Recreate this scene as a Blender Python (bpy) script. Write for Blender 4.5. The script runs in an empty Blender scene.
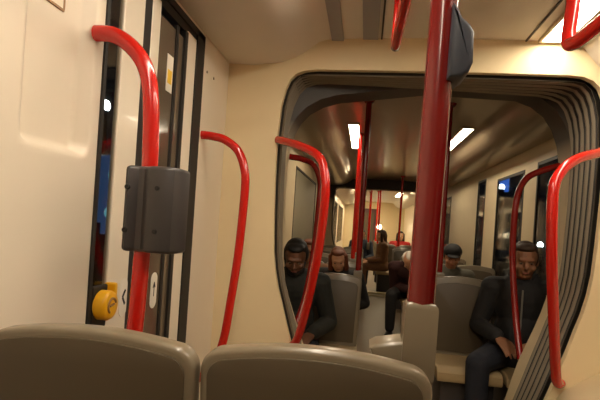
import bpy, bmesh, math, random
from mathutils import Vector, Matrix, Euler
random.seed(4)
COL = bpy.context.scene.collection
PI = math.pi

# ------------------------------------------------------------------ materials
def lin(c):
    return tuple((v/255/12.92 if v/255 <= .04045 else ((v/255+.055)/1.055)**2.4) for v in c)

def mat(name, rgb, rough=.5, metal=0., noise=.06, scale=9., bump=0., coat=0., spec=.5, emis=0.):
    m = bpy.data.materials.new(name); m.use_nodes = True
    nt = m.node_tree; b = nt.nodes['Principled BSDF']
    c = lin(rgb)
    tc = nt.nodes.new('ShaderNodeTexCoord'); nz = nt.nodes.new('ShaderNodeTexNoise')
    nz.inputs['Scale'].default_value = scale; nz.inputs['Detail'].default_value = 4
    nt.links.new(tc.outputs['Object'], nz.inputs['Vector'])
    mx = nt.nodes.new('ShaderNodeMix'); mx.data_type = 'RGBA'
    mx.inputs[6].default_value = tuple(max(0, v*(1-noise)) for v in c)+(1,)
    mx.inputs[7].default_value = tuple(min(1, v*(1+noise)) for v in c)+(1,)
    nt.links.new(nz.outputs['Fac'], mx.inputs[0])
    nt.links.new(mx.outputs[2], b.inputs['Base Color'])
    b.inputs['Roughness'].default_value = rough; b.inputs['Metallic'].default_value = metal
    b.inputs['Coat Weight'].default_value = coat; b.inputs['Coat Roughness'].default_value = .08
    b.inputs['Specular IOR Level'].default_value = spec
    if bump:
        bp = nt.nodes.new('ShaderNodeBump'); bp.inputs['Strength'].default_value = bump
        bp.inputs['Distance'].default_value = .004
        nt.links.new(nz.outputs['Fac'], bp.inputs['Height']); nt.links.new(bp.outputs['Normal'], b.inputs['Normal'])
    return m

def glow(name, rgb, strength):
    m = bpy.data.materials.new(name); m.use_nodes = True
    nt = m.node_tree; nt.nodes.clear()
    o = nt.nodes.new('ShaderNodeOutputMaterial'); e = nt.nodes.new('ShaderNodeEmission')
    e.inputs[0].default_value = rgb+(1,); e.inputs[1].default_value = strength
    nt.links.new(e.outputs[0], o.inputs[0]); return m

def glass(name, tint, refl=.12):
    m = bpy.data.materials.new(name); m.use_nodes = True
    nt = m.node_tree; nt.nodes.clear()
    o = nt.nodes.new('ShaderNodeOutputMaterial'); mix = nt.nodes.new('ShaderNodeMixShader')
    t = nt.nodes.new('ShaderNodeBsdfTransparent'); g = nt.nodes.new('ShaderNodeBsdfGlossy')
    lw = nt.nodes.new('ShaderNodeLayerWeight'); lw.inputs[0].default_value = refl
    t.inputs[0].default_value = tint+(1,); g.inputs[0].default_value = (.9, .9, .9, 1); g.inputs[1].default_value = .06
    mu = nt.nodes.new('ShaderNodeMath'); mu.operation = 'MULTIPLY_ADD'; mu.inputs[1].default_value = .30; mu.inputs[2].default_value = .03
    nt.links.new(lw.outputs['Facing'], mu.inputs[0]); nt.links.new(mu.outputs[0], mix.inputs[0])
    nt.links.new(t.outputs[0], mix.inputs[1]); nt.links.new(g.outputs[0], mix.inputs[2])
    nt.links.new(mix.outputs[0], o.inputs[0]); return m

M = dict(
    cream=mat('cream_panel', (228, 216, 196), .34, noise=.03, coat=.25),
    endwall=mat('cream_end_wall', (232, 212, 170), .5, noise=.03),
    ceil=mat('ceiling_panel', (222, 213, 200), .55, noise=.03),
    ceildark=mat('ceiling_dim', (150, 134, 110), .28, noise=.05, coat=.2),  # darker copy of the ceiling colour, stands in for the low light there
    ceilgrey=mat('ceiling_grey_strip', (150, 148, 150), .4),
    maroon=mat('maroon_panel', (70, 34, 28), .5),
    seam=mat('dark_seam', (60, 50, 42), .7),
    red=mat('red_enamel', (196, 24, 14), .22, noise=.05, coat=.5),
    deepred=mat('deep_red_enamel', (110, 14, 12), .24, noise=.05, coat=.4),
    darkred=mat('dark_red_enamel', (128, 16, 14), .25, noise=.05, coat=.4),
    rubber=mat('black_rubber', (30, 27, 25), .6),
    bellow=mat('bellows_rubber', (124, 113, 96), .4, noise=.1),
    bellowshade=mat('bellows_groove_shade', (40, 36, 32), .6),  # shade inside the grooves, painted as a darker copy of the rubber
    frame=mat('gangway_frame', (206, 188, 152), .5, noise=.04),
    seat=mat('seat_shell', (122, 110, 90), .3, noise=.05, coat=.2),
    seatpan=mat('seat_back_panel', (82, 70, 52), .5, noise=.06),
    cushion=mat('seat_cushion', (165, 142, 104), .4, noise=.05),
    charcoal=mat('charcoal_plastic', (58, 54, 54), .38, noise=.08),
    slate=mat('slate_plastic', (50, 54, 64), .45, noise=.05),
    black=mat('black', (14, 13, 13), .6),
    yellow=mat('yellow_plastic', (236, 176, 20), .35, noise=.05),
    white=mat('white_sticker', (228, 220, 205), .5, noise=.02),
    yellowcard=mat('yellow_notice', (226, 186, 50), .5),
    brownline=mat('brown_line', (150, 112, 70), .5),
    floor=mat('floor_vinyl', (96, 78, 56), .5, noise=.2, scale=60),
    steel=mat('steel', (150, 140, 125), .3, metal=.8),
    outer=mat('outer_shell', (120, 112, 100), .6),
    street=mat('asphalt', (26, 26, 30), .8, noise=.3, scale=3),
    glass=glass('window_glass', (.72, .72, .7), .25),
    darkglass=mat('door_glass_painted_reflection', (92, 80, 66), .12, noise=.05, spec=.8),  # brown-grey base colour stands in for the interior reflected in the door
    reflwindow=mat('window_painted_reflection', (120, 112, 90), .5, noise=.1, scale=2),  # olive base colour stands in for the interior reflected in the panes
    lampA=glow('tube_diffuser', (1., .87, .68), 13.),
    lampB=glow('tube_diffuser_far', (1., .83, .60), 13.),
    lampC=glow('tube_diffuser_last', (1., .80, .50), 19.),
    blob=glow('street_white', (.75, .9, 1.), 14.),
    blobblue=glow('street_blue', (.05, .18, .8), .6),
    adblue=glow('advert_blue', (.04, .09, .22), .35),
    adcyan=glow('advert_cyan', (.15, .42, .5), .5),
)

def frame_shaded_top():
    """cream gangway frame with shade painted over its upper arch (blended in by height)"""
    m = mat('gangway_frame_shaded_top', (206, 188, 152), .5, noise=.04); nt = m.node_tree; b = nt.nodes['Principled BSDF']
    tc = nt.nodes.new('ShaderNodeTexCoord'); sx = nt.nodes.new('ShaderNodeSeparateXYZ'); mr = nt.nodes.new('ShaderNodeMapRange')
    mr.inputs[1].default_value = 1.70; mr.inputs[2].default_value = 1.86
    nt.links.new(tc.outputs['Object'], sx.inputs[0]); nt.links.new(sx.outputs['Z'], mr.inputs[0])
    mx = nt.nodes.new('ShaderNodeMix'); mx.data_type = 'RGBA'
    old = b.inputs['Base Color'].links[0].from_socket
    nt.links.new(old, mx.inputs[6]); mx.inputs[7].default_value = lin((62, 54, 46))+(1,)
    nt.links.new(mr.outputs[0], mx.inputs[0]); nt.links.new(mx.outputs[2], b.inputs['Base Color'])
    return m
M['frameshade'] = frame_shaded_top()  # shadow at the top of the frame is put into its base colour

# ------------------------------------------------------------------ mesh helpers
def link(name, me, m, parent=None, smooth=False):
    o = bpy.data.objects.new(name, me); COL.objects.link(o)
    if m is not None: me.materials.append(m)
    if smooth:
        for p in me.polygons: p.use_smooth = True
    if parent is not None: o.parent = parent
    return o

def obj(name, bm, m, parent=None, smooth=False, auto=None):
    bmesh.ops.recalc_face_normals(bm, faces=bm.faces)
    me = bpy.data.meshes.new(name); bm.to_mesh(me); bm.free()
    o = link(name, me, m, parent, smooth or auto is not None)
    if auto is not None:
        me.set_sharp_from_angle(angle=math.radians(auto))
    return o

def tag(o, label, cat, group=None):
    o['label'] = label; o['category'] = cat
    if group: o['group'] = group
    return o

def thing(name, label, cat, loc=(0, 0, 0), rz=0, group=None):
    o = bpy.data.objects.new(name, None); COL.objects.link(o)
    o.location = loc; o.rotation_euler = (0, 0, rz); o.empty_display_size = .05
    return tag(o, label, cat, group)

def struct(name, bm, m, parent=None, **k):
    o = obj(name, bm, m, parent, **k)
    if parent is None: o['kind'] = 'structure'
    return o

def struct_root(name, loc=(0, 0, 0)):
    o = bpy.data.objects.new(name, None); COL.objects.link(o); o.location = loc; o['kind'] = 'structure'; return o

def box(bm, x0, x1, y0, y1, z0, z1, bev=0., seg=2):
    r = bmesh.ops.create_cube(bm, size=1)
    for v in r['verts']:
        v.co = Vector(((x0+x1)/2+v.co.x*(x1-x0), (y0+y1)/2+v.co.y*(y1-y0), (z0+z1)/2+v.co.z*(z1-z0)))
    if bev:
        es = {e for v in r['verts'] for e in v.link_edges}
        bmesh.ops.bevel(bm, geom=list(es), offset=bev, segments=seg, affect='EDGES', profile=.5)
    return bm

def bx(*a, **k): return box(bmesh.new(), *a, **k)

def smooth_path(pts, n=8):
    P = [Vector(p) for p in pts]; out = []
    for i in range(len(P)-1):
        p0, p1, p2, p3 = P[max(i-1, 0)], P[i], P[i+1], P[min(i+2, len(P)-1)]
        for k in range(n):
            t = k/n
            out.append(.5*((2*p1)+(p2-p0)*t+(2*p0-5*p1+4*p2-p3)*t*t+(3*p1-p0-3*p2+p3)*t**3))
    out.append(P[-1]); return out

def tube(bm, pts, r, seg=16, radii=None):
    P = [Vector(p) for p in pts]; rings = []; up = None
    for i, p in enumerate(P):
        d = (P[min(i+1, len(P)-1)]-P[max(i-1, 0)]).normalized()
        if up is None:
            up = d.cross(Vector((0, 0, 1)) if abs(d.z) < .9 else Vector((1, 0, 0))).normalized()
        else:
            up = (up-d*up.dot(d)).normalized()
        s = d.cross(up); rr = radii[i] if radii else r
        rings.append([bm.verts.new(p+rr*(math.cos(2*PI*k/seg)*up+math.sin(2*PI*k/seg)*s)) for k in range(seg)])
    for a, b in zip(rings, rings[1:]):
        for k in range(seg):
            bm.faces.new((a[k], a[(k+1) % seg], b[(k+1) % seg], b[k]))
    bm.faces.new(rings[0]); bm.faces.new(rings[-1][::-1]); return bm

def cyl(bm, p0, p1, r0, r1=None, seg=24):
    return tube(bm, [p0, p1], r0, seg, radii=[r0, r0 if r1 is None else r1])

def prism(bm, pts, axis, a, b, bev=0., seg=2):
    """outline pts (2-D) extruded along axis from a to b. axis 'y': pts=(x,z); 'x': pts=(y,z); 'z': pts=(x,y)"""
    def mk(p, t):
        return {'y': (p[0], t, p[1]), 'x': (t, p[0], p[1]), 'z': (p[0], p[1], t)}[axis]
    A = [bm.verts.new(mk(p, a)) for p in pts]; B = [bm.verts.new(mk(p, b)) for p in pts]
    n = len(pts); f1 = bm.faces.new(A); f2 = bm.faces.new(B[::-1])
    for i in range(n): bm.faces.new((A[i], B[i], B[(i+1) % n], A[(i+1) % n]))
    if bev:
        es = list(f1.edges)+list(f2.edges)
        bmesh.ops.recalc_face_normals(bm, faces=bm.faces)
        bmesh.ops.bevel(bm, geom=es, offset=bev, segments=seg, affect='EDGES', profile=.5)
    return bm

def ribbon(bm, prof, y0, y1, ny=1):
    rows = []
    for j in range(ny+1):
        y = y0+(y1-y0)*j/ny
        rows.append([bm.verts.new((x, y, z)) for x, z in prof])
    for a, b in zip(rows, rows[1:]):
        for i in range(len(prof)-1): bm.faces.new((a[i], a[i+1], b[i+1], b[i]))
    return bm

def sph(bm, c, r, M3=None, u=16, v=12):
    g = bmesh.ops.create_uvsphere(bm, u_segments=u, v_segments=v, radius=1)
    for w in g['verts']:
        p = Vector((w.co.x*r[0], w.co.y*r[1], w.co.z*r[2]))
        if M3 is not None: p = M3 @ p
        w.co = Vector(c)+p
    return bm

def capsule(bm, p0, r0, p1, r1):
    p0, p1 = Vector(p0), Vector(p1); d = (p1-p0)
    L = d.length; d = d/L if L else Vector((0, 0, 1))
    pts, rad = [], []
    for k in range(5):
        a = PI/2*(1-k/4.0); pts.append(p0-d*r0*math.sin(a)); rad.append(max(r0*math.cos(a), .0008))
    for k in range(5):
        a = PI/2*k/4.0; pts.append(p1+d*r1*math.sin(a)); rad.append(max(r1*math.cos(a), .0008))
    return tube(bm, pts, r0, 14, radii=rad)

def remesh(bm, voxel, smooth=2, clip=None):
    bmesh.ops.recalc_face_normals(bm, faces=bm.faces)
    me = bpy.data.meshes.new('tmp'); bm.to_mesh(me); bm.free()
    o = bpy.data.objects.new('tmp', me); COL.objects.link(o)
    m = o.modifiers.new('r', 'REMESH'); m.mode = 'VOXEL'; m.voxel_size = voxel; m.adaptivity = 0
    if smooth:
        s = o.modifiers.new('s', 'SMOOTH'); s.iterations = smooth; s.factor = .5
    dg = bpy.context.evaluated_depsgraph_get()
    out = bpy.data.meshes.new_from_object(o.evaluated_get(dg))
    bpy.data.objects.remove(o); bpy.data.meshes.remove(me)
    out.materials.clear()
    for p in out.polygons: p.use_smooth = True
    return out

# ------------------------------------------------------------------ the tram shell
CX = .31                     # centre line of the tram
XL, XR = -.75, 1.36          # inner faces of the side walls
CEIL = [(-.75, 2.105), (-.62, 2.10), (-.48, 2.115), (-.40, 2.145), (-.33, 2.19), (-.29, 2.222), (-.25, 2.235), (-.05, 2.245), (.31, 2.25),
        (.70, 2.245), (.90, 2.238), (.955, 2.222), (.99, 2.18), (1.04, 2.12), (1.12, 2.085), (1.24, 2.07), (1.36, 2.07)]
NEAR = [(0, .45), (.2, .485), (.4, .54), (.57, .603), (.68, .64), (.78, .672), (.88, .702), (.97, .73), (1.06, .75), (1.15, .763), (1.3, .772), (1.5, .780), (1.72, .783),
        (1.9, .772), (1.98, .755), (2.03, .735), (2.06, .705), (2.078, .66), (2.084, .60)]
FAR = [(0, .45), (.2, .50), (.4, .56), (.5, .585), (.59, .612), (.69, .65), (.79, .69), (.88, .722), (.96, .746), (1.06, .762), (1.2, .77), (1.4, .775), (1.59, .776),
       (1.74, .768), (1.84, .75), (1.93, .715), (2.00, .665), (2.055, .59), (2.085, .50)]

def outline(prof, grow=0.):
    """closed opening outline (x,z), counter-clockwise from the bottom right"""
    r = [(CX+w+grow, z) for z, w in prof]
    t = prof[-1]
    top = [(CX+t[1]*k/6., t[0]+grow*.9+.004*(1-abs(k)/6.)) for k in range(5, -6, -1)]
    r[-1] = (r[-1][0]-grow*.4, t[0]+grow*.9); r[-2] = (r[-2][0]-grow*.2, r[-2][1]+grow*.6)
    l = [(2*CX-x, z) for x, z in r[::-1]]
    return r+top+l

def skew(x, t):
    """the gangway bends to the left: its far frame stands nearer on the left side"""
    return -.18*t*(1-(x+.45)/1.52)

def plate_with_hole(outer, inner, y0, y1):
    bm = bmesh.new()
    def loop(pts):
        vs = [bm.verts.new((x, y0, z)) for x, z in pts]
        return [bm.edges.new((vs[i], vs[(i+1) % len(vs)])) for i in range(len(vs))]
    es = loop(outer)+loop(inner)
    bmesh.ops.triangle_fill(bm, edges=es, use_beauty=True, use_dissolve=False)
    r = bmesh.ops.extrude_face_region(bm, geom=list(bm.faces))
    for v in [g for g in r['geom'] if isinstance(g, bmesh.types.BMVert)]: v.co.y = y1
    return bm

def section_outer(z0=0.0):
    return [(XR, z0+.001)]+[(x, z) for x, z in CEIL[::-1]]+[(XL, z0+.001)]

def end_wall(name, y0, y1, prof, m, sk=0.):
    o = outline(prof)
    # the opening reaches the floor: keep a thin sill below it
    inner = [(x, max(z, .03)) for x, z in o]
    if sk:      # the bend lowers the upper left corner of the far frame
        inner = [(x, z-.075*min(max((z-1.6)/.45, 0), 1)*min(max((CX-x)/.5, 0), 1)) for x, z in inner]
    bm = plate_with_hole(section_outer(), inner, y0, y1)
    for v in bm.verts: v.co.y += skew(v.co.x, sk)
    return struct(name, bm, m, auto=40)

def bellows(name, y0, y1, label, pa=NEAR, pb=FAR, sk=1.):
    bm = bmesh.new(); n = 5; rows = []
    per = 8; steps = n*per
    for j in range(steps+1):
        t = j/steps
        ph = (t*n+.5) % 1.0
        g = .022-.044*(abs(math.sin(PI*ph))**.8)
        a = outline(pa, g)
        b = outline(pb, g)
        s = t*.35
        ring = []
        for (xa, za), (xb, zb) in zip(a, b):
            x = xa+(xb-xa)*s
            ring.append(bm.verts.new((x, y0+(y1-y0)*t+skew(x, t*sk), max(.03, za+(zb-za)*s))))
        rows.append(ring)
    for j, (a, b) in enumerate(zip(rows, rows[1:])):
        for i in range(len(a)-1):
            f = bm.faces.new((a[i], a[i+1], b[i+1], b[i]))
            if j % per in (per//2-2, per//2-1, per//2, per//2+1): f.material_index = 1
    o = obj(name, bm, M['bellow'], smooth=True); o.data.materials.append(M['bellowshade'])
    tag(o, label, 'bellows', None); return o

def window_wall(name, x, thick, y0, y1, holes, m, z1, wn, pane_m):
    """side wall along y with window holes (ya,yb,za,zb); built of strips; panes and frames as children"""
    root = struct_root(name); s = 1 if thick > 0 else -1
    bm = bmesh.new(); xa, xb = sorted((x, x+thick)); cur = y0
    for ya, yb, za, zb in holes:
        if ya > cur: box(bm, xa, xb, cur, ya, 0, z1)
        if za > 0: box(bm, xa, xb, ya, yb, 0, za)
        if zb < z1: box(bm, xa, xb, ya, yb, zb, z1)
        cur = yb
    if cur < y1: box(bm, xa, xb, cur, y1, 0, z1)
    obj('wall_panel', bm, m, root)
    for ya, yb, za, zb in holes:
        w = struct_root('window_%d' % wn[0]); wn[0] += 1
        xm = x+thick*.5
        obj('pane', bx(xm-.004, xm+.004, ya-.005, yb+.005, za-.005, zb+.005), pane_m, w)
        fb = bmesh.new(); e = .022; xi = x-s*.004
        xs = sorted((xi, x+thick*.45))
        box(fb, xs[0], xs[1], ya-.004, ya+e, za-.004, zb+.004); box(fb, xs[0], xs[1], yb-e, yb+.004, za-.004, zb+.004)
        box(fb, xs[0], xs[1], ya+e, yb-e, za-.004, za+e); box(fb, xs[0], xs[1], ya+e, yb-e, zb-e, zb+.004)
        obj('window_seal', fb, M['rubber'], w)
    return root
WN = [1]

# --- our section: y -1.6 .. 2.4
Y0, YA, YB, YC, YD, YE = -1.6, 2.40, 2.92, 9.30, 9.82, 17.2
def floor(name, y0, y1): return struct(name, bx(-.80, 1.42, y0, y1, -.06, 0), M['floor'])
floor('floor', Y0, YE)

def ceiling(name, y0, y1, m):
    bm = ribbon(bmesh.new(), CEIL, y0, y1)
    return struct(name, bm, m, smooth=True)
ceiling('ceiling', Y0, YA+.01, M['ceil'])
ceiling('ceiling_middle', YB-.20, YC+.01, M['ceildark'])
ceiling('ceiling_far', YD-.20, YE, M['ceil'])

# trim strips and seams lying just under the ceiling of our section
def ceil_z(x):
    for (xa, za), (xb, zb) in zip(CEIL, CEIL[1:]):
        if xa <= x <= xb: return za+(zb-za)*(x-xa)/(xb-xa)
    return 2.25
def ceil_strip(name, xa, xb, y0, y1, m, t=.006):
    zz = min(ceil_z(xa), ceil_z(xb))
    return struct(name, bx(xa, xb, y0, y1, zz-t, zz+.004), m)
ceil_strip('trim_1', -.225, -.165, 1.0, YA, M['ceilgrey'])
ceil_strip('trim_2', -.07, .005, 1.0, YA, M['ceilgrey'])
ceil_strip('trim_3', .018, .026, .2, YA, M['seam'])
ceil_strip('trim_4', .700, .708, .0, YA, M['seam'])
bm = bmesh.new()
for k in range(7): box(bm, .885+k*.011, .891+k*.011, .2, YA, 2.216, 2.238)
struct('trim_5', bm, M['seam'])

# end walls and bellows
end_wall('wall_front', YA, YA+.035, NEAR, M['endwall'])
bellows('gangway_bellows', YA+.036, YA+.334, 'dark ribbed rubber bellows lining the gangway just past the cream end wall')
end_wall('wall_gangway', YA+.335, YB, FAR, M['frameshade'], 1.)
WIDE = [(z, min(w*1.24, .965)) for z, w in NEAR[:-4]]+[(2.0, .955), (2.045, .93), (2.07, .89), (2.080, .82)]
end_wall('wall_middle', YC, YC+.035, WIDE, M['frameshade'])
bellows('gangway_bellows', YC+.036, YC+.334, 'distant ribbed bellows of the second gangway at the far end of the next section', WIDE, WIDE, 0.)
end_wall('wall_gangway_far', YC+.335, YD, WIDE, M['frameshade'])
struct('wall_end', bx(-.80, 1.42, YE, YE+.05, 0, 2.3), M['frame'])
cd = struct_root('door_2')
obj('door_panel', bx(-.42, .38, YE-.03, YE, .02, 2.0, bev=.01), M['maroon'], cd)
obj('pane', bx(-.34, .30, YE-.036, YE-.03, .85, 1.85), M['darkglass'], cd)
struct('wall_back', bx(-.80, 1.42, Y0-.05, Y0, 0, 2.3), M['cream'])
# outer skin above the gangways and sides so no night sky leaks in
struct('roof', bx(-.86, 1.48, Y0-.05, YE+.05, 2.30, 2.36), M['outer'])

# --- left wall of our section: moulded cream panel, door, post
def moulded_panel(y0, y1, z0, z1):
    """big cream panel with a shallow recess that ends in a sloping lip"""
    bm = bmesh.new(); ny, nz = 90, 170
    ra, rb, za, zb = .938, 1.195, 1.440, 2.9       # recess
    rows = []
    for j in range(nz+1):
        z = z0+(z1-z0)*j/nz; row = []
        for i in range(ny+1):
            y = y0+(y1-y0)*i/ny
            # distance inside the recess rectangle, with rounded corners
            cy, cz = (ra+rb)/2, (za+zb)/2; hy, hz, r = (rb-ra)/2, (zb-za)/2, .035
            qx, qz = abs(y-cy)-hy+r, abs(z-cz)-hz+r
            d = math.hypot(max(qx, 0), max(qz, 0))+min(max(qx, qz), 0)-r
            wdt = .018
            t = min(max(-d/wdt, 0), 1); t = t*t*(3-2*t)
            row.append(bm.verts.new((XL-.038*t, y, z)))
        rows.append(row)
    for a, b in zip(rows, rows[1:]):
        for i in range(ny): bm.faces.new((a[i], a[i+1], b[i+1], b[i]))
    return bm
wl = struct_root('wall_left')
obj('wall_panel', bx(XL-.07, XL-.042, Y0, 1.245, 0, 2.2), M['cream'], wl)
obj('moulded_panel', moulded_panel(Y0+1.9, 1.245, 0, 2.115), M['cream'], wl, smooth=True)
obj('wall_panel', bx(XL-.02, XL, Y0, Y0+1.9, 0, 2.12), M['cream'], wl)
bm = box(bmesh.new(), XL-.05, XL, 2.015, YA+.03, 0, 2.13)
post = obj('door_post', bm, M['cream'], wl)
bm = bmesh.new()
for yy in (2.075, 2.17): cyl(bm, (XL-.002, yy, 1.955), (XL+.003, yy, 1.955), .006, seg=12)
obj('screw', bm, M['steel'], post)
obj('header_panel', bx(XL-.05, XL, 1.245, 2.015, 2.085, 2.2), M['cream'], wl)

d = struct_root('door_1')
D = XL-.004
obj('pane', bx(D-.004, D, 1.252, 1.340, .25, 2.03), M['glass'], d)
obj('rubber_seal', bx(D-.02, D+.010, 1.238, 1.252, .02, 2.085), M['rubber'], d)
def leaf(y0, y1, z0=.02, z1=2.04, dx=0.): return bx(D-.012, D+.006+dx, y0, y1, z0, z1, bev=.004)
obj('leaf_stile', leaf(1.335, 1.462), M['cream'], d)
obj('rubber_seal', bx(D-.03, D+.004, 1.462, 1.512, .02, 2.06), M['rubber'], d)
obj('leaf_stile', leaf(1.512, 1.578), M['cream'], d)
obj('pane', bx(D-.006, D-.001, 1.578, 1.725, .25, 2.0), M['darkglass'], d)
obj('pane', bx(D-.006, D-.001, 1.745, 1.80, .25, 2.0), M['darkglass'], d)
obj('rubber_seal', bx(D-.02, D+.004, 1.722, 1.746, .02, 2.02), M['rubber'], d)
obj('rubber_seal', bx(D-.02, D+.008, 1.798, 1.826, .02, 2.03), M['rubber'], d)
obj('leaf_stile', leaf(1.826, 1.925), M['cream'], d)
obj('rubber_seal', bx(D-.03, D+.010, 1.925, 2.015, .02, 2.085), M['rubber'], d)
obj('leaf_rail', bx(D-.028, D+.002, 1.335, 1.925, 2.03, 2.062), M['rubber'], d)
obj('rubber_seal', bx(D-.03, D+.010, 1.245, 2.015, 2.062, 2.088), M['rubber'], d)
obj('leaf_rail', bx(D-.03, D+.004, 1.25, 1.925, .0, .26), M['cream'], d)

def oval_on_wall(x, yc, zc, hy, hz, thick, n=32):
    pts = []
    for k in range(n):
        a = 2*PI*k/n; c, s = math.cos(a), math.sin(a)
        r = hy
        pts.append((yc+r*c, zc+(hz-r)*(1 if s > 0 else -1)*(1 if abs(s) > 1e-6 else 0)+r*s))
    return prism(bmesh.new(), pts, 'x', x, x+thick)
def stroke(bm, x, a, b, w):
    a, b = Vector((x, *a)), Vector((x, *b)); dd = (b-a).normalized(); s = Vector((0, -dd.z, dd.y))*w/2
    vs = [bm.verts.new(p) for p in (a+s, b+s, b-s, a-s)]
    bm.faces.new(vs)
    r = bmesh.ops.extrude_face_region(bm, geom=[vs[0].link_faces[0]])
    for v in [g for g in r['geom'] if isinstance(g, bmesh.types.BMVert)]: v.co.x += .0012
    return bm
t = obj('door_sticker', oval_on_wall(D+.006, 1.437, 1.028, .023, .062, .0016), M['white'])
tag(t, 'white oval sticker with black left-pointing chevron on the cream door leaf', 'sticker')
bm = bmesh.new(); stroke(bm, D+.0078, (1.446, 1.052), (1.430, 1.030), .008); stroke(bm, D+.0078, (1.430, 1.030), (1.446, 1.006), .008)
obj('chevron', bm, M['black'], t)
t = obj('door_sticker', oval_on_wall(D, 1.672, 1.020, .026, .066, .0016), M['white'])
tag(t, 'white oval sticker with small upright mark on the dark door glass', 'sticker')
bm = bmesh.new(); stroke(bm, D+.0018, (1.672, .998), (1.672, 1.048), .004); stroke(bm, D+.0018, (1.663, 1.030), (1.672, 1.050), .004)
stroke(bm, D+.0018, (1.681, 1.030), (1.672, 1.050), .004)
obj('arrow', bm, M['black'], t)
t = obj('door_notice', bx(D, D+.002, 1.66, 1.712, 1.755, 1.89), M['white'])
tag(t, 'small white and yellow notice high on the door glass', 'notice')
obj('yellow_square', bx(D+.001, D+.003, 1.668, 1.704, 1.785, 1.835), M['yellowcard'], t)
# small outlined plate at the top of the moulded panel
t = thing('wall_plate', 'small brown-edged plate high on the cream panel beside the door', 'plate', (XL-.038, 1.06, 1.83))
obj('plate', bx(0, .003, -.06, .05, -.035, .035, bev=.001), M['cream'], t)
bm = bmesh.new()
for a in ((-.06, .05, -.037, -.031), (-.06, .05, .031, .037)): box(bm, 0, .004, a[0], a[1], a[2], a[3])
box(bm, 0, .004, .045, .051, -.031, .031); box(bm, 0, .004, -.061, -.055, -.031, .031)
obj('rim', bm, M['brownline'], t)

# right wall of our section
window_wall('wall_right', XR, .016, Y0, YA+.03, [(-1.2, 0.0, .85, 1.85), (.25, 1.9, .85, 1.85)], M['cream'], 2.2, WN, M['glass'])
bm = prism(bmesh.new(), [(.94, 0), (1.355, 0), (1.355, .80), (1.10, .69), (.97, .60), (.94, .56)], 'y', 1.3, YA, bev=.01)
tag(obj('equipment_cover', bm, M['frame'], auto=35), 'low cream equipment cover beneath the right end wall beside the bellows', 'cover')

# --- next section
window_wall('wall_left_middle', XL, -.016, YB-.19, YC+.03, [(4.95, 7.0, .95, 1.90), (7.25, 8.9, .95, 1.90)], M['frame'], 2.2, WN, M['reflwindow'])
window_wall('wall_right_middle', XR, .016, YB-.03, YC+.03, [(3.02, 4.10, .75, 1.92), (4.42, 5.28, .75, 1.90), (5.78, 6.16, .12, 1.96), (8.0, 9.1, .85, 1.9)], M['frame'], 2.2, WN, M['glass'])
# --- last section
window_wall('wall_left_far', XL, -.016, YD-.19, YE, [(10.9, 12.6, .85, 1.9), (13.2, 15.8, .85, 1.9)], M['cream'], 2.2, WN, M['glass'])
window_wall('wall_right_far', XR, .016, YD-.03, YE, [(10.1, 11.6, .85, 1.9)], M['cream'], 2.2, WN, M['glass'])
# gangway sides outside the bellows
for nm, a, b in (('trim_6', YA+.03, YB), ('trim_7', YC+.03, YD)):
    bm = bmesh.new(); box(bm, XL-.08, XL-.03, a, b, 0, 2.3); box(bm, XR+.03, XR+.08, a, b, 0, 2.3); struct(nm, bm, M['rubber'])

# ------------------------------------------------------------------ ceiling lights
def ceiling_light(x0, x1, y0, y1, m, label, group, z=None):
    zc = (min(ceil_z(x0), ceil_z(x1)) if z is None else z)
    t = thing('ceiling_light', label, 'light', ((x0+x1)/2, (y0+y1)/2, zc), 0, group)
    hx, hy = (x1-x0)/2, (y1-y0)/2
    fb = bmesh.new(); e = .012
    box(fb, -hx-e, -hx, -hy-e, hy+e, -.012, .004); box(fb, hx, hx+e, -hy-e, hy+e, -.012, .004)
    box(fb, -hx, hx, -hy-e, -hy, -.012, .004); box(fb, -hx, hx, hy, hy+e, -.012, .004)
    obj('light_frame', fb, M['frame'], t)
    obj('diffuser', bx(-hx, hx, -hy, hy, -.010, -.002), m, t)
    return t
ceiling_light(.765, .868, .35, 2.37, M['lampA'], 'long bright ceiling light at top right above the end wall', None)
ceiling_light(-.20, -.10, -.6, 1.82, M['lampA'], 'long ceiling light overhead on the left, above the frame', None)
ceiling_light(-.205, -.115, 4.35, 5.65, M['lampB'], 'bright ceiling light in the next section, left of the aisle', None)
ceiling_light(.80, .89, 4.35, 5.65, M['lampB'], 'bright ceiling light in the next section, right of the aisle', None)
ceiling_light(.80, .89, 6.6, 7.4, M['lampB'], 'added fill light in the next section, mostly hidden behind the foreground pole', None)  # added lamp, brightens the red poles farther back
ceiling_light(.78, .90, 10.1, 11.2, M['lampC'], 'nearer right ceiling light of the farthest section', None)
ceiling_light(.78, .90, 12.2, 13.6, M['lampC'], 'farther right ceiling light of the farthest section', None)
ceiling_light(-.25, -.13, 11.0, 12.2, M['lampC'], 'nearer left ceiling light of the farthest section', None)
ceiling_light(-.30, -.12, 14.2, 16.4, M['lampC'], 'farthest ceiling light, left of the aisle at the end', None)
t = thing('wall_lamp', 'small round lamp glowing on the far end wall', 'lamp', (.50, YE, 1.37))
bm = cyl(bmesh.new(), (0, 0, 0), (0, -.03, 0), .10); obj('lamp_base', bm, M['frame'], t)
bm = sph(bmesh.new(), (0, -.03, 0), (.085, .04, .085)); obj('lamp_globe', bm, M['lampC'], t, smooth=True)

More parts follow.
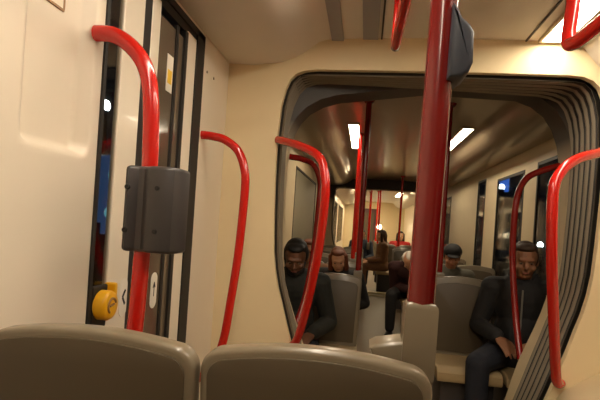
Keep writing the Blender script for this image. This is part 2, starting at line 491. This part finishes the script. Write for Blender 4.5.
# ------------------------------------------------------------------ rails and poles
def flange(parent, p, d, m, r=.034):
    p, d = Vector(p), Vector(d).normalized()
    return obj('wall_flange', cyl(bmesh.new(), p, p+d*.012, r, r*.85), m, parent, auto=40)
def handrail(pts, r, m, label, fl=None, n=8, group=None):
    o = obj('handrail', tube(bmesh.new(), smooth_path(pts, n), r, 18), m, None, auto=60)
    tag(o, label, 'handrail', group)
    for p, dd in fl or []: flange(o, p, dd, m)
    return o
RC = handrail([(-.752, 1.2, 1.776), (-.700, 1.2, 1.772), (-.648, 1.2, 1.742), (-.606, 1.2, 1.690), (-.584, 1.2, 1.61), (-.574, 1.2, 1.43), (-.579, 1.2, 1.20),
               (-.585, 1.2, 1.0), (-.60, 1.2, .80), (-.63, 1.2, .66), (-.70, 1.2, .58), (-.752, 1.2, .57)], .0215, M['red'],
              'thick red grab rail on the near left wall, running through a charcoal box', [((-.75, 1.2, .57), (1, 0, 0))])
handrail([(-.752, 2.06, 1.668), (-.70, 2.06, 1.664), (-.641, 2.06, 1.650), (-.580, 2.06, 1.606), (-.545, 2.06, 1.53), (-.535, 2.06, 1.432), (-.545, 2.06, 1.167), (-.565, 2.06, .947),
          (-.59, 2.06, .75), (-.64, 2.06, .62), (-.752, 2.06, .55)], .019, M['red'],
         'red bow handrail on the cream door post between door and end wall', [((-.75, 2.06, .55), (1, 0, 0))])
handrail([(-.467, 2.402, 1.72), (-.42, 2.345, 1.704), (-.33, 2.25, 1.669), (-.237, 2.17, 1.618), (-.197, 2.13, 1.546), (-.183, 2.12, 1.412), (-.212, 2.2, 1.116), (-.288, 2.34, .748), (-.36, 2.402, .66)],
         .0205, M['red'], 'red bow handrail at the left edge of the gangway opening, near side')
handrail([(1.119, 2.402, 1.744), (1.08, 2.36, 1.73), (1.0, 2.28, 1.70), (.867, 2.17, 1.648), (.79, 2.12, 1.580), (.762, 2.1, 1.487), (.774, 2.1, 1.221), (.838, 2.2, .922), (.915, 2.34, .67), (.96, 2.402, .63)],
         .0225, M['red'], 'red bow handrail at the right edge of the gangway opening, near side')
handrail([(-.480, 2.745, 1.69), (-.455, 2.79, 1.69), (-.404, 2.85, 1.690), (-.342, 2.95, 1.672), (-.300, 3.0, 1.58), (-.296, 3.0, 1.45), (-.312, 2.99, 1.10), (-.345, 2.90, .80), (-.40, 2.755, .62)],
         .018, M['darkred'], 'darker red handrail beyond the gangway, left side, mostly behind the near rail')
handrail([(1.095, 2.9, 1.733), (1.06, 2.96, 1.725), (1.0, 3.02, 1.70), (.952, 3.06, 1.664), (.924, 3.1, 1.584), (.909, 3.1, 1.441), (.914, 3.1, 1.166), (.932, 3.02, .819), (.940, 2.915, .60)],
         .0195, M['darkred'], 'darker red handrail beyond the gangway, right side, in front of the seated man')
# overhead rails
handrail([(.612, 1.62, 2.245), (.607, 1.615, 2.05), (.597, 1.605, 1.935), (.596, 1.56, 1.908), (.60, 1.45, 1.902), (.61, 1.0, 1.90), (.62, -.6, 1.90), (.62, -.7, 1.93), (.62, -.72, 2.24)], .021, M['red'],
         'red ceiling grab rail with bent corner below the bright light at top right')
handrail([(.076, 1.93, 2.25), (.075, 1.93, 2.10), (.073, 1.915, 2.035), (.072, 1.87, 2.01), (.074, 1.7, 2.005), (.080, 1.2, 2.0), (.08, -.4, 2.0), (.08, -.5, 2.04), (.08, -.52, 2.245)], .019, M['red'],
         'red ceiling grab rail hanging at top centre, left of the pole')

# charcoal box clamped on the near left rail
bm = bmesh.new()
prof = [(-.622, 1.185), (-.618, 1.162), (-.606, 1.150), (-.594, 1.156), (-.586, 1.166), (-.570, 1.166), (-.558, 1.156), (-.545, 1.148), (-.505, 1.148), (-.486, 1.158), (-.474, 1.185), (-.474, 1.235), (-.49, 1.25), (-.61, 1.25), (-.622, 1.235)]
prism(bm, prof, 'z', 1.200, 1.422, bev=.010, seg=3)
boxo = obj('clamp_box', bm, M['charcoal'], RC, auto=35)
for sx in (-.606, -.525):
    for sz in (1.255, 1.365): obj('screw', cyl(bmesh.new(), (sx, 1.154, sz), (sx, 1.145, sz), .0065, .006, 14), M['black'], boxo)

# poles rising from the aisle corner of a seat back
def pole(x, y, zb, label, group=None, m=None, r=.024, collar=True, flare=0):
    t = thing('grab_pole', label, 'pole', (x, y, zb), 0, group)
    bm = tube(bmesh.new(), [(0, 0, .02), (0, 0, 2.25-zb)], r, 20); obj('pole', bm, m or M['darkred'], t, auto=50)
    bm = cyl(bmesh.new(), (0, 0, 2.225-zb), (0, 0, 2.249-zb), .032, .045); obj('ceiling_flange', bm, m or M['darkred'], t, auto=40)
    if collar:
        bm = prism(bmesh.new(), [(-.031, -.031), (.031, -.031), (.031, .031), (-.031, .031)], 'z', -.12, .035, bev=.012, seg=3)
        obj('socket', bm, M['seat'], t, auto=35)
    return t
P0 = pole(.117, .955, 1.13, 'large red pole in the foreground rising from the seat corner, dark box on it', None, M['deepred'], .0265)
P0.rotation_euler = (0, .012, 0)
lug = bmesh.new()
prism(lug, [(-.092, -.062), (-.080, -.054), (-.035, -.044), (.032, -.040), (.032, -.13), (-.06, -.13)], 'y', -.02, .06, bev=.008, seg=3)
obj('seat_bracket', lug, M['seat'], P0, auto=35)
val = [(.012, .600), (.020, .592), (.030, .572), (.044, .560), (.053, .546), (.055, .490), (.049, .472), (.036, .462), (.012, .460)]
bm = prism(bmesh.new(), val, 'y', -.045, .045, bev=.008, seg=3)
obj('signal_box', bm, M['slate'], P0, auto=35)

# ------------------------------------------------------------------ seats
def seat_outline(w0, w1, z0, z1, arc, r, n=10):
    """x,z outline: width grows/shrinks, top is a shallow arc with rounded corners"""
    pts = [(-w0, z0), (w0, z0)]
    for k in range(n+1):                         # right corner
        a = k/n*PI/2*.92
        pts.append((w1-r+r*math.cos(a), z1-arc-r+r*math.sin(a)+.0))
    xr = pts[-1][0]; zr = pts[-1][1]
    for k in range(1, n):
        u = 1-2*k/n; pts.append((xr*u, zr+(z1-zr)*(1-u*u)))
    for k in range(n, -1, -1):
        a = k/n*PI/2*.92
        pts.append((-(w1-r+r*math.cos(a)), z1-arc-r+r*math.sin(a)))
    return pts

def make_seat(label, group, loc, rz, h=1.0, w=.2, rear=False):
    """occupant faces local -Y; back at y 0"""
    t = thing('tram_seat', label, 'seat', loc, rz, group)
    rec = lambda y, z: y+max(0, z-.45)*.10
    bm = prism(bmesh.new(), seat_outline(w*.94, w, .40, h, .016, .045), 'y', -.022, .026, bev=.011, seg=3)
    for v in bm.verts: v.co.y = rec(v.co.y, v.co.z)-(.018*(1-(v.co.x/w)**2) if v.co.y > 0 else -.018*(1-(v.co.x/w)**2))*0
    obj('backrest', bm, M['seat'], t, auto=40)
    bm = prism(bmesh.new(), seat_outline(w*.86, w*.925, .43, h-.018, .015, .036), 'y', .024, .031, bev=.003)
    for v in bm.verts: v.co.y = rec(v.co.y, v.co.z)
    obj('back_panel', bm, M['seatpan'], t, auto=40)
    bm = prism(bmesh.new(), seat_outline(w*.80, w*.86, .47, h-.045, .014, .035), 'y', -.030, -.018, bev=.004)
    for v in bm.verts: v.co.y = rec(v.co.y, v.co.z)
    obj('back_pad', bm, M['seatpan'], t, auto=40)
    bm = prism(bmesh.new(), [(-.44, .395), (-.43, .375), (-.02, .40), (.03, .42), (.03, .455), (-.05, .44), (-.30, .45), (-.40, .452), (-.435, .43)], 'x', -w*.97, w*.97, bev=.010, seg=3)
    obj('cushion', bm, M['cushion'], t, auto=40)
    bm = prism(bmesh.new(), [(-.36, 0), (-.02, 0), (.0, .41), (-.38, .385)], 'x', -w*.8, w*.8, bev=.012)
    obj('pedestal', bm, M['charcoal'], t, auto=40)
    return t

def copy_tree(o, parent=None):
    c = o.copy(); COL.objects.link(c)
    if parent is not None: c.parent = parent
    for ch in o.children: copy_tree(ch, c)
    return c
def again(src, label, group, loc, rz):
    c = copy_tree(src); c.location = loc; c.rotation_euler = (0, 0, rz); c['label'] = label
    if group: c['group'] = group
    elif 'group' in c: del c['group']
    return c

G0 = 'grey seats in the foreground row'
F1 = make_seat('grey plastic seat back in the foreground, left one, beside the wall panel', G0, (-.490, .90, 0), PI, 1.083, .206)
again(F1, 'grey plastic seat back in the foreground, right one, beside the red pole', G0, (-.073, .915, 0), PI).name = 'tram_seat'
GS = 'grey seats beyond the gangway'
S1 = make_seat('empty grey seat', GS, (-.180, 3.48, 0), 0, .955, .186)
S1['label'] = 'empty grey seat just past the gangway, left of aisle beside the man in dark jacket'
SR = make_seat('empty grey seat past the gangway, right of aisle beside the man with hand on lap', GS, (.705, 3.52, 0), 0, .995, .205)
again(S1, 'grey seat under the man in the dark jacket, left of aisle', GS, (-.560, 3.50, 0), 0)
again(SR, 'grey seat under the man with hand on lap, right of aisle', GS, (1.125, 3.52, 0), 0)
ordn = {4.62: 'second', 5.75: 'third', 6.9: 'fourth', 8.0: 'fifth'}
for yy, nm in ((4.75, 'second'), (6.0, 'third'), (7.3, 'fourth'), (8.5, 'fifth')):
    again(S1, 'grey window seat of the %s row, left of aisle beyond the gangway' % nm, GS, (-.560, yy, 0), 0)
    again(S1, 'grey aisle seat of the %s row, left of aisle beyond the gangway' % nm, GS, (-.180, yy, 0), 0)
for yy, nm in ((5.0, 'second'), (6.4, 'third'), (8.4, 'fourth')):
    again(SR, 'grey aisle seat of the %s row, right of aisle beyond the gangway' % nm, GS, (.705, yy, 0), 0)
    again(SR, 'grey window seat of the %s row, right of aisle beyond the gangway' % nm, GS, (1.125, yy, 0), 0)
GF = 'small distant seats in the farthest section'
for yy, nm in ((10.6, 'first'), (12.4, 'second'), (14.2, 'third')):
    again(S1, 'distant grey aisle seat of the %s row, left of aisle in the farthest section' % nm, GF, (-.10, yy+.35, 0), 0)
    again(SR, 'distant grey aisle seat of the %s row, right of aisle in the farthest section' % nm, GF, (.48, yy-.3, 0), 0)
    again(SR, 'distant grey window seat of the %s row, right of aisle in the farthest section' % nm, GF, (.93, yy-.3, 0), 0)

GP = 'red poles beyond the gangway'
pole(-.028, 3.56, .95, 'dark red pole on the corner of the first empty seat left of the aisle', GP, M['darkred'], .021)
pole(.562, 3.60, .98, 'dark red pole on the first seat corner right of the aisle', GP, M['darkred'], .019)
for yy, nm in ((4.84, 'second'), (6.09, 'third'), (7.39, 'fourth'), (8.59, 'fifth')):
    pole(-.10, yy, .95, 'red pole on the %s row seat corner left of the aisle' % nm, GP, M['red'], .021)
for yy, nm in ((5.09, 'second'), (8.49, 'fourth')):
    pole(.60, yy, .98, 'red pole on the %s row seat corner right of the aisle' % nm, GP, M['red'], .019)
for yy, xx, nm in ((10.7, .10, 'left'), (12.5, .10, 'second left'), (10.4, .29, 'right'), (12.2, .29, 'second right')):
    pole(xx, yy, .95, 'thin distant red pole, %s of the aisle in the farthest section' % nm, 'distant red poles', M['red'], .02)

# ------------------------------------------------------------------ yellow emergency handle
t = thing('emergency_handle', 'round yellow emergency handle on the wall edge just above the left seat back', 'handle', (XL-.006, 1.295, 1.028))
obj('mounting', bx(0, .013, -.040, .040, -.07, .056, bev=.005), M['rubber'], t)
bm = tube(bmesh.new(), [(.012, 0, 0), (.016, 0, 0), (.040, 0, 0), (.047, 0, 0), (.050, 0, 0)], .04, 28, radii=[.039, .043, .043, .039, .032])
obj('knob', bm, M['yellow'], t, auto=40)
bm = bmesh.new()
arc = [(.0505, .021*math.cos(a), .021*math.sin(a)) for a in [math.radians(20+k*18) for k in range(13)]]
tube(bm, arc, .0035, 8); tube(bm, [(.0505, -.012, .0), (.0505, .010, .004)], .0035, 8)
obj('arrow_mark', bm, M['brownline'], t)
obj('bracket', bx(0, .036, .036, .056, .014, .060, bev=.006), M['yellow'], t)

# ------------------------------------------------------------------ night street outside
struct('street', bx(-30, 30, -15, 40, -.42, -.36), M['street'])
def street_lamp(x, y, h, r, m, label):
    t = thing('street_lamp', label, 'lamp', (x, y, -.36))
    obj('lamp_post', tube(bmesh.new(), [(0, 0, 0), (0, 0, h+.36)], .05, 12), M['rubber'], t)
    b = sph(bmesh.new(), (0, 0, h+.36), (r, r, r*1.2)); obj('lamp_head', b, m, t, smooth=True)
street_lamp(2.60, 9.8, 2.27, .055, M['blob'], 'white street light with blue glow seen through the right windows, higher one')
street_lamp(3.45, 10.0, 1.19, .055, M['blob'], 'white light outside behind the head of the right seated man')
street_lamp(-3.55, 5.98, 2.70, .07, M['blob'], 'white street light seen through the left door glass strip')
t = thing('illuminated_sign', 'blue illuminated panel outside the right windows around the white light', 'sign', (2.72, 10.15, -.36))
obj('sign_post', tube(bmesh.new(), [(0, 0, 0), (0, 0, 2.3)], .04, 10), M['rubber'], t)
obj('sign_panel', bx(-.10, .12, 0, .05, 2.58, 2.86, bev=.02), M['blobblue'], t)
t = thing('illuminated_sign', 'blue and cyan illuminated advert outside the left door glass', 'sign', (-3.5, 5.9, -.36))
obj('sign_post', tube(bmesh.new(), [(0, 0, 0), (0, 0, 1.5)], .05, 10), M['rubber'], t)
obj('sign_panel', bx(-.35, .35, 0, .06, 1.35, 2.4, bev=.02), M['adblue'], t)
bm = bmesh.new()
for i in range(7): sph(bm, (random.uniform(-.28, .28), -.004, random.uniform(1.45, 2.3)), (random.uniform(.03, .09), .012, random.uniform(.05, .14)))
obj('sign_picture', bm, M['adcyan'], t, smooth=True)

# ------------------------------------------------------------------ people
SK = dict(tan=mat('skin_tan', (146, 100, 70), .55, noise=.1, scale=20), dark=mat('skin_dark', (108, 70, 48), .5, noise=.1, scale=20), mid=mat('skin_mid', (176, 122, 88), .5, noise=.08, scale=20), fair=mat('skin_fair', (214, 160, 124), .5, noise=.08, scale=20))
CL = dict(black=mat('cloth_black', (30, 28, 28), .8, noise=.25, scale=30, bump=.3), green=mat('cloth_dark_green', (34, 35, 30), .8, noise=.25, scale=30, bump=.3),
          grey=mat('cloth_grey', (92, 88, 76), .85, noise=.2, scale=30, bump=.3), brown=mat('cloth_brown', (120, 84, 56), .85, noise=.2, scale=30),
          red=mat('cloth_red', (170, 26, 22), .8, noise=.15, scale=30), navy=mat('cloth_navy', (34, 36, 46), .85, noise=.25, scale=40, bump=.3),
          darkblue=mat('cloth_darkblue', (48, 56, 72), .85, noise=.2), maroon=mat('cloth_maroon', (54, 22, 20), .85, noise=.2))
HR = dict(black=mat('hair_black', (22, 18, 15), .6, noise=.3, scale=60, bump=.6), brown=mat('hair_brown', (62, 42, 28), .6, noise=.3, scale=60, bump=.6),
          auburn=mat('hair_auburn', (112, 58, 30), .6, noise=.3, scale=60, bump=.6), white=mat('hair_white', (214, 204, 190), .7, noise=.1, scale=60, bump=.6))
EYEW = mat('eye_white', (128, 108, 92), .6); IRIS = mat('iris', (36, 24, 16), .2); LIP = mat('lip', (150, 84, 70), .5)
SHOE = mat('shoe_leather', (24, 20, 18), .45); ZIP = mat('zip_grey', (120, 116, 108), .5)

def hand(bm, W, Dv, N, side, curl=.5, k=1.0):
    """five-fingered hand; W wrist, Dv finger direction, N back-of-hand normal, side +1: thumb on +S"""
    W, Dv, N = Vector(W), Vector(Dv).normalized(), Vector(N)
    N = (N-Dv*N.dot(Dv)).normalized(); S = Dv.cross(N)*side
    R = Matrix((S, Dv, N)).transposed()
    sph(bm, W+Dv*.052*k, (.041*k, .056*k, .017*k), R)
    sph(bm, W+Dv*.030*k+S*.016*k-N*.006*k, (.022*k, .034*k, .016*k), R)
    for i, (off, L) in enumerate(((.030, .072), (.010, .081), (-.011, .075), (-.031, .058))):
        b = W+Dv*.092*k+S*off*k*1.1
        spread = S*off*.55
        a = (Dv+spread*3-N*curl*.35).normalized(); c = (Dv+spread*3-N*curl*1.1).normalized()
        m1 = b+a*L*.5*k; m2 = m1+c*L*.5*k
        capsule(bm, b-a*.02*k, .0098*k, m1, .0088*k); capsule(bm, m1, .0088*k, m2, .0072*k)
    b = W+Dv*.025*k+S*.030*k-N*.006*k
    a = (S*.8+Dv*.75-N*.25).normalized(); c = (S*.35+Dv*1.0-N*.35).normalized()
    capsule(bm, b, .0125*k, b+a*.042*k, .0105*k); capsule(bm, b+a*.042*k, .0105*k, b+a*.042*k+c*.03*k, .0088*k)

def person(label, loc, rz, skin='mid', top='black', legs='navy', hair='black', style='short', lean=.12, head=(0, 0, 0), wr=None, wl=None, dr=(.5, -.6, -.35), dl=(-.5, -.6, -.35),
           vox=.007, sc=1., knees=(.13, .13), cap=None, group=None, zipper=False, beard=False, slouch=0.):
    """seated person facing local -Y, origin on the floor under the hips. 'r' is the limb on local -X (the person's right)."""
    T = Matrix.Scale(sc, 4)
    hip = Vector((0, -.05, .535))
    Rl = Matrix.Rotation(lean, 3, 'X')          # positive leans forward (-Y)
    def up(p): return hip+Rl @ (Vector(p)-hip)
    chest, belly, neck0, neck1 = up((0, -.04, .84)), up((0, -.06, .68)), up((0, -.03, 1.00)), up((0, -.05, 1.06))
    shl = {-1: up((-.185, -.03, .955)), 1: up((.185, -.03, .955))}
    wrist = {-1: Vector(wr or (-.12, -.36, .63)), 1: Vector(wl or (.12, -.36, .63))}
    elbow = {}
    for s in (-1, 1):
        a, b = shl[s], wrist[s]; m = (a+b)/2; Lh = (b-a).length/2
        bend = math.sqrt(max(.0, .285**2-Lh**2)) if Lh < .285 else .02
        dirv = Vector((s*.45, .65, -.4)); ax = (b-a).normalized(); dirv = (dirv-ax*dirv.dot(ax)).normalized()
        elbow[s] = m+dirv*bend
    kn = {-1: Vector((-knees[0], -.47, .515)), 1: Vector((knees[1], -.47, .515))}
    an = {-1: Vector((-knees[0]*1.0, -.45, .10)), 1: Vector((knees[1]*1.0, -.45, .10))}
    hj = {-1: hip+Vector((-.095, 0, -.01)), 1: hip+Vector((.095, 0, -.01))}
    # head frame
    Rh = Rl @ Euler((head[0], head[1], head[2]), 'XYZ').to_matrix()
    hc = neck1+Rh @ Vector((0, -.012, .105))
    def H(p): return hc+Rh @ Vector(p)
    def body_prims(bm, g=0.):
        # torso
        for p, r in ((up((0, -.045, .90)), (.155, .098, .13)), (chest, (.150, .102, .15)), (belly, (.145, .112, .15)), (hip, (.165, .125, .115))):
            sph(bm, p, (r[0]+g, r[1]+g, r[2]+g), Rl)
        capsule(bm, shl[-1], .058+g, shl[1], .058+g)
        capsule(bm, up((-.06, -.03, 1.0)), .050+g*.6, up((.06, -.03, 1.0)), .050+g*.6)
    def arm_prims(bm, g=0., stop=1.):
        for s in (-1, 1):
            capsule(bm, shl[s], .057+g, elbow[s], .043+g)
            e = elbow[s]+(wrist[s]-elbow[s])*stop
            capsule(bm, elbow[s], .043+g, e, .029+g*1.2)
    def leg_prims(bm, g=0., stop=1.):
        for s in (-1, 1):
            capsule(bm, hj[s], .088+g, kn[s], .060+g)
            capsule(bm, kn[s], .060+g, kn[s]+(an[s]-kn[s])*.35, .056+g); capsule(bm, kn[s]+(an[s]-kn[s])*.35, .056+g, kn[s]+(an[s]-kn[s])*stop, .038+g*1.4)
    b = bmesh.new(); body_prims(b); arm_prims(b); leg_prims(b)
    for s in (-1, 1): capsule(b, an[s]+Vector((0, .03, -.06)), .034, an[s]+Vector((s*.02, -.14, -.07)), .026)
    capsule(b, neck0, .056, neck1+(hc-neck1)*.4, .052)
    sph(b, H((0, .012, .022)), (.076, .094, .094), Rh)            # skull
    sph(b, H((0, -.018, -.035)), (.062, .068, .078), Rh)          # face
    sph(b, H((0, -.048, -.088)), (.036, .032, .026), Rh)          # chin
    sph(b, H((0, -.078, .022)), (.050, .016, .014), Rh)           # brow
    for s in (-1, 1):
        sph(b, H((s*.042, -.058, -.034)), (.022, .020, .022), Rh) # cheek
        sph(b, H((s*.076, .012, -.012)), (.010, .020, .032), Rh)  # ear
    capsule(b, H((0, -.082, .010)), .009, H((0, -.104, -.028)), .0135)
    sph(b, H((0, -.094, -.032)), (.019, .013, .010), Rh)
    sph(b, H((0, -.078, -.060)), (.026, .011, .007), Rh); sph(b, H((0, -.076, -.070)), (.022, .011, .007), Rh)
    hand(b, wrist[-1], dr, (0, -.25, 1) if abs(dr[2]) < .75 else (0, -1, .3), -1 if False else -1, .45)
    hand(b, wrist[1], dl, (0, -.25, 1) if abs(dl[2]) < .75 else (0, -1, .3), 1, .45)
    b.transform(T)
    root = link('person', remesh(b, vox, 2), SK[skin]); root.location = loc; root.rotation_euler = (0, 0, rz)
    tag(root, label, 'person', group)
    def child(nm, bm, m, v=vox, sm=2):
        bm.transform(T); return link(nm, remesh(bm, v*sc if False else v, sm), m, root)
    j = bmesh.new(); body_prims(j, .020); arm_prims(j, .017, .93)
    tube(j, [up((0, -.035, 1.0)), up((0, -.04, 1.045))], .07, 18, radii=[.082, .070])
    sph(j, hip+Vector((0, 0, -.01)), (.18, .14, .10))
    jk = child('jacket', j, CL[top])
    if zipper:
        z = [up((0, -.165, .98)), up((0, -.168, .90)), up((0, -.170, .80)), up((.0, -.190, .68))]
        zb = tube(bmesh.new(), smooth_path(z, 5), .006, 8); zb.transform(T); obj('zip', zb, ZIP, jk)
        for s in (-1, 1):
            cb = bmesh.new(); capsule(cb, up((s*.075, -.03, 1.055)), .022, up((s*.035, -.115, .985)), .020); cb.transform(T)
            link('collar', remesh(cb, .006, 1), CL[top], jk)
    l = bmesh.new(); leg_prims(l, .013, .96); sph(l, hip+Vector((0, 0, -.02)), (.172, .132, .10)); child('trousers', l, CL[legs])
    for s in (-1, 1):
        f = bmesh.new(); capsule(f, an[s]+Vector((0, .035, -.055)), .042, an[s]+Vector((s*.02, -.15, -.062)), .036)
        box(f, an[s].x-.040+s*.008, an[s].x+.040+s*.008, an[s].y-.175, an[s].y+.07, 0, .022)
        child('shoe', f, SHOE)
    # hair
    h = bmesh.new()
    if style in ('short', 'long', 'bob'):
        sph(h, H((0, .028, .042)), (.081, .090, .084), Rh)
        sph(h, H((0, -.024, .090)), (.062, .056, .028), Rh)
        for s in (-1, 1): sph(h, H((s*.068, .030, .012)), (.020, .050, .055), Rh)
        sph(h, H((0, .075, -.02)), (.062, .038, .062), Rh)
    if style in ('long', 'bob'):
        for s in (-1, 1):
            capsule(h, H((s*.070, .000, .04)), .030, H((s*.078, -.005, -.10 if style == 'bob' else -.15)), .030)
        capsule(h, H((0, .07, 0)), .06, H((0, .07, -.12)), .05)
    if style == 'bald_fringe':
        for s in (-1, 1): sph(h, H((s*.066, .040, .0)), (.024, .060, .045), Rh)
        sph(h, H((0, .085, .0)), (.070, .034, .060), Rh); sph(h, H((0, .02, .095)), (.05, .06, .03), Rh)
    child('hair', h, HR[hair], min(vox, .006))
    if beard:
        bb = bmesh.new()
        sph(bb, H((0, -.050, -.082)), (.045, .040, .036), Rh)
        for s in (-1, 1): capsule(bb, H((s*.066, -.006, -.035)), .012, H((s*.040, -.050, -.085)), .018)
        child('beard', bb, HR[hair], .006)
    if cap:
        c = bmesh.new(); sph(c, H((0, .012, .062)), (.092, .105, .072), Rh); tube(c, [H((0, .01, .035)), H((0, .01, .068))], .09, 24, radii=[.094, .095])
        sph(c, H((0, -.10, .040)), (.062, .052, .010), Rh)
        child('cap', c, CL[cap], .006)
    for s in (-1, 1):
        e = sph(bmesh.new(), H((s*.031, -.072, -.004)), (.0115, .0075, .0060), Rh); e.transform(T); eo = obj('eye', e, EYEW, root, smooth=True)
        i = sph(bmesh.new(), H((s*.031, -.0775, -.005)), (.0056, .004, .0056), Rh); i.transform(T); obj('iris', i, IRIS, eo, smooth=True)
    mo = sph(bmesh.new(), H((0, -.086, -.065)), (.021, .0055, .0042), Rh); mo.transform(T); obj('lips', mo, LIP, root, smooth=True)
    return root

person('seated man in black zipped jacket, hand on lap, behind the right handrails', (1.092, 3.45, 0), math.radians(-16), 'tan', 'black', 'navy', 'brown', 'short',
       lean=.10, head=(.10, 0, math.radians(6)), wr=(-.13, -.30, .665), dr=(.62, -.62, -.50), wl=(.10, -.30, .66), vox=.0055, knees=(.23, .16), zipper=True)
person('seated man in dark jacket looking down, left of the aisle behind the gangway', (-.475, 3.40, 0), math.radians(8), 'dark', 'green', 'navy', 'black', 'short',
       sc=.965, lean=.34, head=(.14, 0, math.radians(-4)), wr=(-.10, -.40, .64), wl=(.14, -.42, .635), vox=.006, beard=True)
person('seated person with auburn hair behind the empty left seat, face partly hidden', (-.175, 4.66, 0), math.radians(-10), 'fair', 'black', 'navy', 'auburn', 'bob', lean=.40, head=(.05, 0, .2), vox=.009, sc=.90)
person('seated person with reddish hair behind the shoulder of the man in dark jacket', (-.53, 4.70, 0), 0, 'mid', 'brown', 'navy', 'auburn', 'bob', lean=.02, head=(.1, 0, 0), vox=.009, sc=.90, wr=(-.08, -.34, .63), wl=(.05, -.34, .63))
person('seated person in dark cap and grey coat behind the empty right seat', (.84, 4.93, 0), math.radians(4), 'mid', 'grey', 'navy', 'brown', 'short', lean=.18, head=(.12, 0, -.15), vox=.008, cap='black', sc=.94)
person('white-haired person in dark coat leaning forward beside the red pole', (.61, 6.32, 0), math.radians(-6), 'fair', 'maroon', 'black', 'white', 'bald_fringe', lean=.78, head=(.30, 0, 0), wr=(.02, -.44, .60), wl=(.14, -.44, .60), vox=.010, knees=(.19, .13))
person('distant person in brown coat sitting sideways by the aisle of the farthest section', (.46, 10.06, 0), math.radians(-80), 'fair', 'brown', 'brown', 'brown', 'bob', lean=.08, vox=.011)
person('distant person in red top seated in the farthest section, right side', (.88, 12.05, 0), 0, 'fair', 'red', 'navy', 'brown', 'bob', lean=.05, vox=.012)
person('distant person in dark blue coat seated left of the farthest aisle', (-.06, 10.87, 0), 0, 'mid', 'darkblue', 'navy', 'black', 'short', lean=.15, vox=.012)

# ------------------------------------------------------------------ world and camera
w = bpy.data.worlds.new('night'); bpy.context.scene.world = w; w.use_nodes = True
w.node_tree.nodes['Background'].inputs[0].default_value = (.004, .0045, .006, 1)
w.node_tree.nodes['Background'].inputs[1].default_value = .6

cam = bpy.data.cameras.new('camera'); co = bpy.data.objects.new('camera', cam); COL.objects.link(co)
R = Vector((0.9887374483890085, 0.13418654283855563, 0.06627390040000013)); U = Vector((-0.06567186886229752, -0.00891266034146569, 0.9978014682920499)); F = Vector((-0.13448220623311422, 0.9909160086539495, 0.0))
mw = Matrix((R, U, -F)).transposed().to_4x4(); mw.translation = (0, 0, 1.3); co.matrix_world = mw
cam.sensor_width = 36; cam.lens = 478/600*36; cam.shift_y = 23.68/600; cam.clip_start = .02; cam.clip_end = 200
bpy.context.scene.camera = co
sc = bpy.context.scene
sc.view_settings.view_transform = 'Standard'; sc.view_settings.look = 'None'; sc.view_settings.exposure = 1.25
